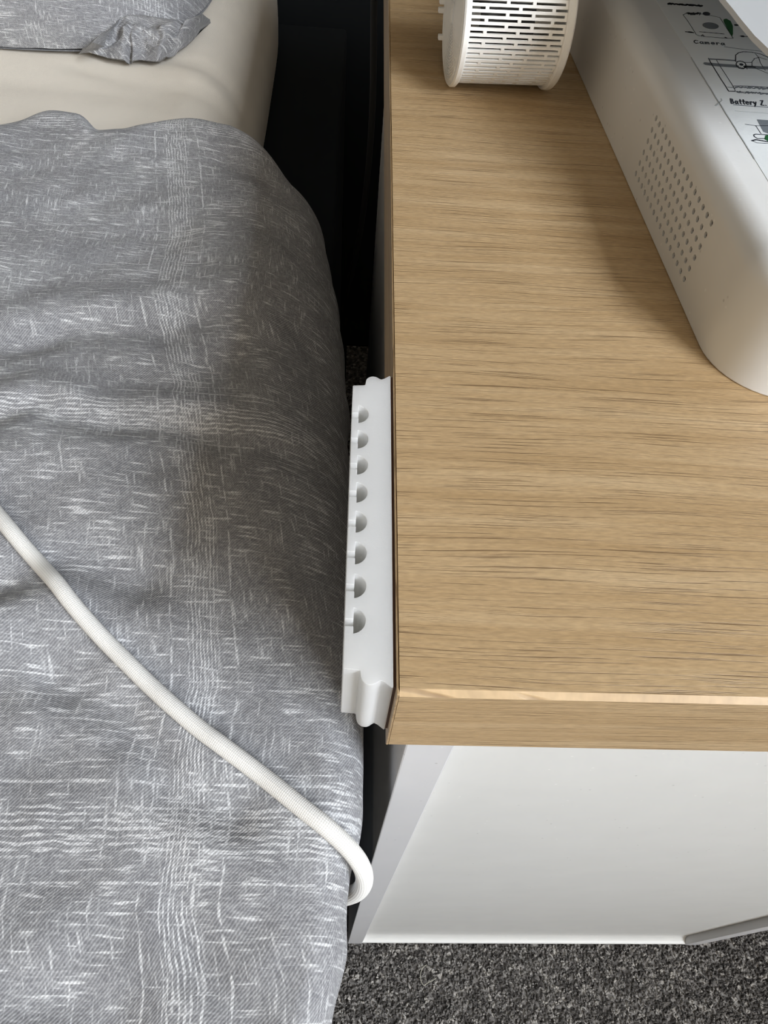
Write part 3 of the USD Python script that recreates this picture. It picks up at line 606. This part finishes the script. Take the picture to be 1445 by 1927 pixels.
def poly_mesh(L):
    out = []
    for g in getattr(L, 'geoms', [L]):
        m = trimesh.creation.extrude_polygon(g, 0.00004, engine='earcut'); m.apply_translation([0, 0, ZP + 0.00002]); out.append(m)
    return cat_mesh(out)
def region(px_pts): return poly_mesh(Polygon([P2(u, v)[:2] for u, v in px_pts]).buffer(0))
def px_of(x, y): return 1280 + x / 8.757, y / 8.757           # from a magnified view
A = lambda *pts: [px_of(*q) for q in pts]
W1, W2, W3 = 0.00022, 0.00036, 0.0006
def wob(p, q, n=12, amp=2.0, seed=1):
    r = np.random.default_rng(seed); t = np.linspace(0, 1, n)
    return [(p[0] + (q[0] - p[0]) * a + r.uniform(-amp, amp) * .6, p[1] + (q[1] - p[1]) * a + r.uniform(-amp, amp)) for a in t]
def ellipse(cx, cy, rx, ry, rot=0.0, n=24, a0=0, a1=2 * math.pi):
    return [(cx + rx * math.cos(a) * math.cos(rot) - ry * math.sin(a) * math.sin(rot), cy + rx * math.cos(a) * math.sin(rot) + ry * math.sin(a) * math.cos(rot)) for a in np.linspace(a0, a1, n)]
# upper drawing: a panel with a lens and a green side
up = [ribbon(A((45, 245), (110, 330), (200, 470), (262, 570), (310, 592), (420, 605), (600, 620), (780, 632), (870, 632)), W1), ribbon(A((45, 245), (100, 222), (330, 230), (520, 262), (650, 290)), W1),
      ribbon(A((650, 290), (760, 460), (870, 632)), W1), ribbon(A((320, 525), (500, 540), (720, 562)), W2), ribbon(A((90, 525), (160, 532), (215, 540)), W3), ribbon(A((350, 592), (368, 575), (390, 598)), W2), ribbon(A((740, 618), (765, 628)), W3),
      ribbon(A((895, 412), (960, 420), (1050, 420)), W2), ribbon(A((990, 595), (1060, 605), (1150, 600)), W2)]
tag(obj('panel_drawing', cat_mesh(up), M['ink'], ps), 'ink drawing of a panel with a lens')
obj('lens_shading', region([(u, v) for u, v in A(*ellipse(498, 425, 136, 52, 0.12))]), M['pencil'], ps)
tag(obj('leaf_shading', region(A((715, 320), (760, 310), (830, 350), (865, 430), (868, 560), (850, 610), (800, 520), (745, 420), (710, 350))), M['green_ink'], ps), 'green shaded side of the panel drawing')
blots = [region(A(*ellipse(430, 228, 62, 30, .1))), region(A(*ellipse(1105, 420, 55, 28, .2))), region(A(*ellipse(1205, 605, 65, 24, .05))), region(A(*ellipse(1025, 600, 35, 13, .1))), region(A(*ellipse(920, 414, 35, 14, .1))), region(A(*ellipse(165, 532, 50, 10, .12)))]
obj('ink_blots', cat_mesh(blots), M['ink'], ps)
obj('pencil_scribble', cat_mesh([ribbon(A(*wob((115, 228), (330, 226), 30, 22, s)), 0.0005) for s in (2, 3)]), M['pencil'], ps)
# lower drawing: a frame, a rod, a motor-like round and leads
lo = [ribbon(A((465, 962), (500, 1035), (560, 1130), (665, 1300), (745, 1420), (780, 1480), (800, 1505), (900, 1505)), W2), ribbon(A((590, 980), (640, 1070), (740, 1220), (850, 1390), (905, 1495)), W1),
      ribbon(A((780, 1437), (880, 1445)), W1), ribbon(A((795, 1505), (1000, 1515), (1200, 1525), (1500, 1545)), W1), ribbon(A((880, 1420), (1000, 1418), (1200, 1425), (1500, 1445)), W2),
      ribbon(A((910, 1010), (912, 910), (960, 870), (1040, 853), (1180, 862), (1330, 895), (1445, 945), (1600, 1010)), W2), ribbon(A((910, 1020), (980, 1012), (1040, 1030), (1170, 1030)), W1),
      ribbon(A(*ellipse(1000, 1070, 82, 62, .3)), W2), ribbon(A((1220, 975), (1180, 1020), (1180, 1080), (1230, 1120), (1330, 1165), (1445, 1210), (1600, 1260)), W1), ribbon(A((1050, 1100), (1120, 1100), (1230, 1110)), W3),
      ribbon(A((1240, 890), (1290, 950), (1320, 1040), (1400, 1160)), W1), ribbon(A((1210, 970), (1300, 945), (1420, 985)), W1), ribbon(A(*wob((960, 1120), (1110, 1130), 14, 14, 5)), W1)]
tag(obj('battery_drawing', cat_mesh(lo), M['ink'], ps), 'ink drawing of a frame with a rod and round motor')
obj('rod_shading', cat_mesh([ribbon(A((430, 1052), (560, 1066), (700, 1078), (920, 1092)), 0.0022), ribbon(A((1090, 1105), (1300, 1115), (1600, 1130)), 0.0022), ribbon(A(*wob((895, 1440), (1600, 1470), 60, 16, 8)), 0.0006), ribbon(A(*wob((930, 1515), (1600, 1560), 60, 16, 9)), 0.0005),
                             ribbon(A((500, 975), (700, 985), (900, 1000)), 0.0009)]), M['pencil'], ps)
tag(obj('motor_core', region(A(*ellipse(1005, 1065, 34, 18, .2))), M['ink'], ps), 'dark centre of the round motor')
obj('fold_mark', cat_mesh([ribbon([(1357, 186), (1358, 189), (1347, 199)], 0.0004), ribbon(wob((1300, 108), (1420, 299), 24, .5, 4), 0.0003), ribbon([(1383, 209), (1410, 211), (1450, 214)], W1)]), M['pencil_light'], ps)
obj('ruled_line', ribbon([(1363, 88), (1390, 92), (1445, 98)], 0.0003), M['pencil'], ps)
obj('ruled_line', ribbon([(1380, 197.5), (1445, 202)], 0.0004), M['pencil'], ps)
tag(obj('grey_shading', region([(1424, 225), (1470, 228), (1470, 262), (1436, 248)]), M['pencil'], ps), 'grey shaded corner of the third drawing')
tag(obj('green_patch', region([(1440, 255), (1475, 250), (1475, 282), (1438, 262)]), M['green_ink'], ps), 'green shaded patch of the third drawing')
obj('lead_drawing', cat_mesh([ribbon([(1402, 234), (1424, 237), (1450, 237)], W1), ribbon([(1422, 237), (1432, 252)], W1), ribbon([(u, v) for u, v in [(1440, 261), (1425, 261), (1419, 257), (1418, 254), (1422, 252.5), (1445, 254)]], W2), ribbon([(1415, 265), (1422, 263), (1445, 267)], W3), ribbon([(1415, 265), (1424, 269), (1445, 270)], W1)]), M['ink'], ps)
# hand lettering, stroke by stroke, in a unit box (x right, y up)
GL = {'C': ([[(.9, .85), (.5, 1), (.1, .75), (.05, .3), (.4, 0), (.9, .15)]], 1.0), 'a': ([[(.8, .5), (.4, .62), (.1, .3), (.35, 0), (.75, .2), (.8, .6), (.8, .1), (.95, 0)]], 1.0),
      'm': ([[(.05, .6), (.08, 0), (.1, .45), (.35, .6), (.45, .4), (.45, 0), (.5, .45), (.75, .6), (.88, .4), (.9, 0)]], 1.1), 'e': ([[(.1, .32), (.8, .36), (.7, .6), (.3, .6), (.08, .25), (.4, 0), (.85, .12)]], .95),
      'r': ([[(.15, .6), (.2, 0), (.25, .4), (.5, .62), (.75, .5)]], .85), 'B': ([[(.15, 0), (.12, 1), (.6, .95), (.65, .65), (.2, .52), (.75, .45), (.75, .1), (.15, 0)]], .95),
      't': ([[(.4, .95), (.38, .1), (.6, 0)], [(.1, .62), (.75, .64)]], .75), 'y': ([[(.1, .6), (.25, .2), (.55, .2)], [(.75, .6), (.5, 0), (.2, -.35)]], .9), 'Z': ([[(.1, .95), (.8, 1), (.1, .02), (.9, 0)]], 1.0), '.': ([[(.2, .02), (.26, .0)]], .4), ' ': ([], .7)}
def letter(text, u0, v0, wid, hgt, slope, w):
    out = []; x = 0.0
    for ch_ in text:
        st, adv = GL[ch_]
        for s_ in st:
            out.append(ribbon([(u0 + (x + a * .82) * wid + b * hgt * -0.18, v0 + (x + a * .82) * wid * slope - b * hgt) for a, b in s_], w))
        x += adv
    return cat_mesh(out)
tag(obj('lettering', letter('Camera', 1306, 81.5, 10.2, 6.0, 0.062, 0.00042), M['ink'], ps), 'handwritten word under the panel drawing')
tag(obj('lettering', letter('Battery Z.', 1375, 195, 8.2, 9.0, 0.055, 0.00050), M['ink'], ps), 'handwritten words under the frame drawing')
obj('faded_heading', cat_mesh([ribbon(wob((1258, 7), (1320, 11), 26, 1.3, s), 0.0009) for s in (11, 12)]), M['ink'], ps)

# thin pale shelf plate standing on the desk beside the box, reaching over its top
ZL = 0.8035
ed = np.array([at_z(u, v, ZL + .0015)[:2] for u, v in ((1365, 0), (1378, 15.5), (1394, 36), (1420, 67), (1445, 91), (1468, 110), (1495, 128))])
d_ = (ed[0] - ed[3]) / np.linalg.norm(ed[0] - ed[3])
plate_poly = Polygon([ed[0] + d_ * 0.38] + list(ed) + [(0.375, ed[-1][1] + 0.075), (0.375, (ed[0] + d_ * 0.38)[1])]).buffer(-0.004).buffer(0.004)
lid = thing('shelf_plate', 'thin pale bluish-white shelf plate raised above the white box at the picture corner', 'shelf')
q = trimesh.creation.extrude_polygon(plate_poly, 0.0015, engine='earcut'); q.apply_translation([0, 0, ZL])
obj('plate', q, M['shelf_white'], lid)
obj('side_support', rbox(0.366, 0.375, ed[-1][1] + 0.09, 0.47, ZT, ZL, 0.001, 8), M['shelf_white'], lid)
obj('back_support', rbox(0.30, 0.366, 0.461, 0.47, ZT, ZL, 0.001, 8), M['shelf_white'], lid)

# ---------------------------------------------------------------- perforated drum
DR, DRIM, DW = 0.0240, 0.0256, 0.0440
dl = thing('perforated_drum', 'white printed drum with rows of slots and raised rims standing on the oak desk top', 'drum', (0.0160, 0.2700, ZT + DRIM), 4.4)
def ring(x0, x1, r0, r1, ch_=0.0006, n=96, inner_ch=0.0):
    prof_ = np.array([(r0, x0), (r1 - ch_, x0), (r1, x0 + ch_), (r1, x1 - ch_), (r1 - ch_, x1), (r0, x1), (r0, x0)])
    m = trimesh.creation.revolve(prof_, sections=n); v = m.vertices.copy(); m.vertices = np.stack([v[:, 2], v[:, 0], v[:, 1]], 1); m.fix_normals(); return m
RW, RWR = 0.0028, 0.0034
obj('rim', ring(0, RW, DR - .0016, DRIM), M['drum_white'], dl, smooth=40)
obj('rim', ring(DW - RWR, DW, DR - .0016, DRIM), M['drum_white'], dl, smooth=40)
nrow = 76; dphi = 2 * np.pi / nrow; wall_t = 0.0011; sl = 0.46
def arc_block(x0, x1, a, b):
    """A block of the drum's wall between two angles."""
    v = []
    for x in (x0, x1):
        for ang in (a, b):
            for r in (DR - wall_t, DR): v.append((x, r * math.cos(ang), r * math.sin(ang)))
    return trimesh.convex.convex_hull(np.array(v))
x0, x1 = RW - .0003, DW - RWR + .0003; wx = x1 - x0
bars = []
rowA, rowB = (0.379, 0.645, 0.985), (0.167, 0.507, 0.850)
for i in range(nrow):
    a = i * dphi
    bars.append(arc_block(x0, x1, a + sl * dphi, a + dphi + .0005))
    for g in (rowA if i % 2 else rowB):
        bars.append(arc_block(x0 + (g - .0175) * wx, x0 + min(1, g + .0175) * wx, a - .0005, a + sl * dphi + .0005))
obj('slotted_shell', cat_mesh(bars), M['drum_white'], dl)
def disc(x0, x1, r, n=96):
    m = trimesh.creation.cylinder(r, x1 - x0, sections=n); v = m.vertices.copy(); m.vertices = np.stack([v[:, 2] + (x0 + x1) / 2, v[:, 0], v[:, 1]], 1); m.fix_normals(); return m
ridges = [ring(-0.0004 + .0001, 0.0006, r - .00018, r + .00018, .0001, 72) for r in np.arange(.004, .0232, .0011)]
obj('end_plate', cat_mesh([disc(0.0002, 0.0014, DR - .0012)] + ridges), M['drum_white'], dl, smooth=30)
obj('end_plate', disc(DW - .0016, DW - .0003, DR - .0012), M['drum_white'], dl, smooth=30)
for ang, lx in ((3.30, .0024), (3.44, .0026), (3.88, .0022)):
    r = DR - .0012
    t_ = rbox(-lx, 0.0008, r * math.cos(ang) * -1 - .0011, r * math.cos(ang) * -1 + .0011, r * math.sin(ang) - .0010, r * math.sin(ang) + .0010, .0003, 8)
    obj('tab', t_, M['drum_white'], dl)
tag(obj('core', disc(0.0105, 0.0290, 0.0205, 48), M['black_plastic'], dl, smooth=30), 'black core inside the drum')
obj('shaft', disc(0.0010, DW - .001, 0.0045, 32), M['drum_white'], dl, smooth=30)
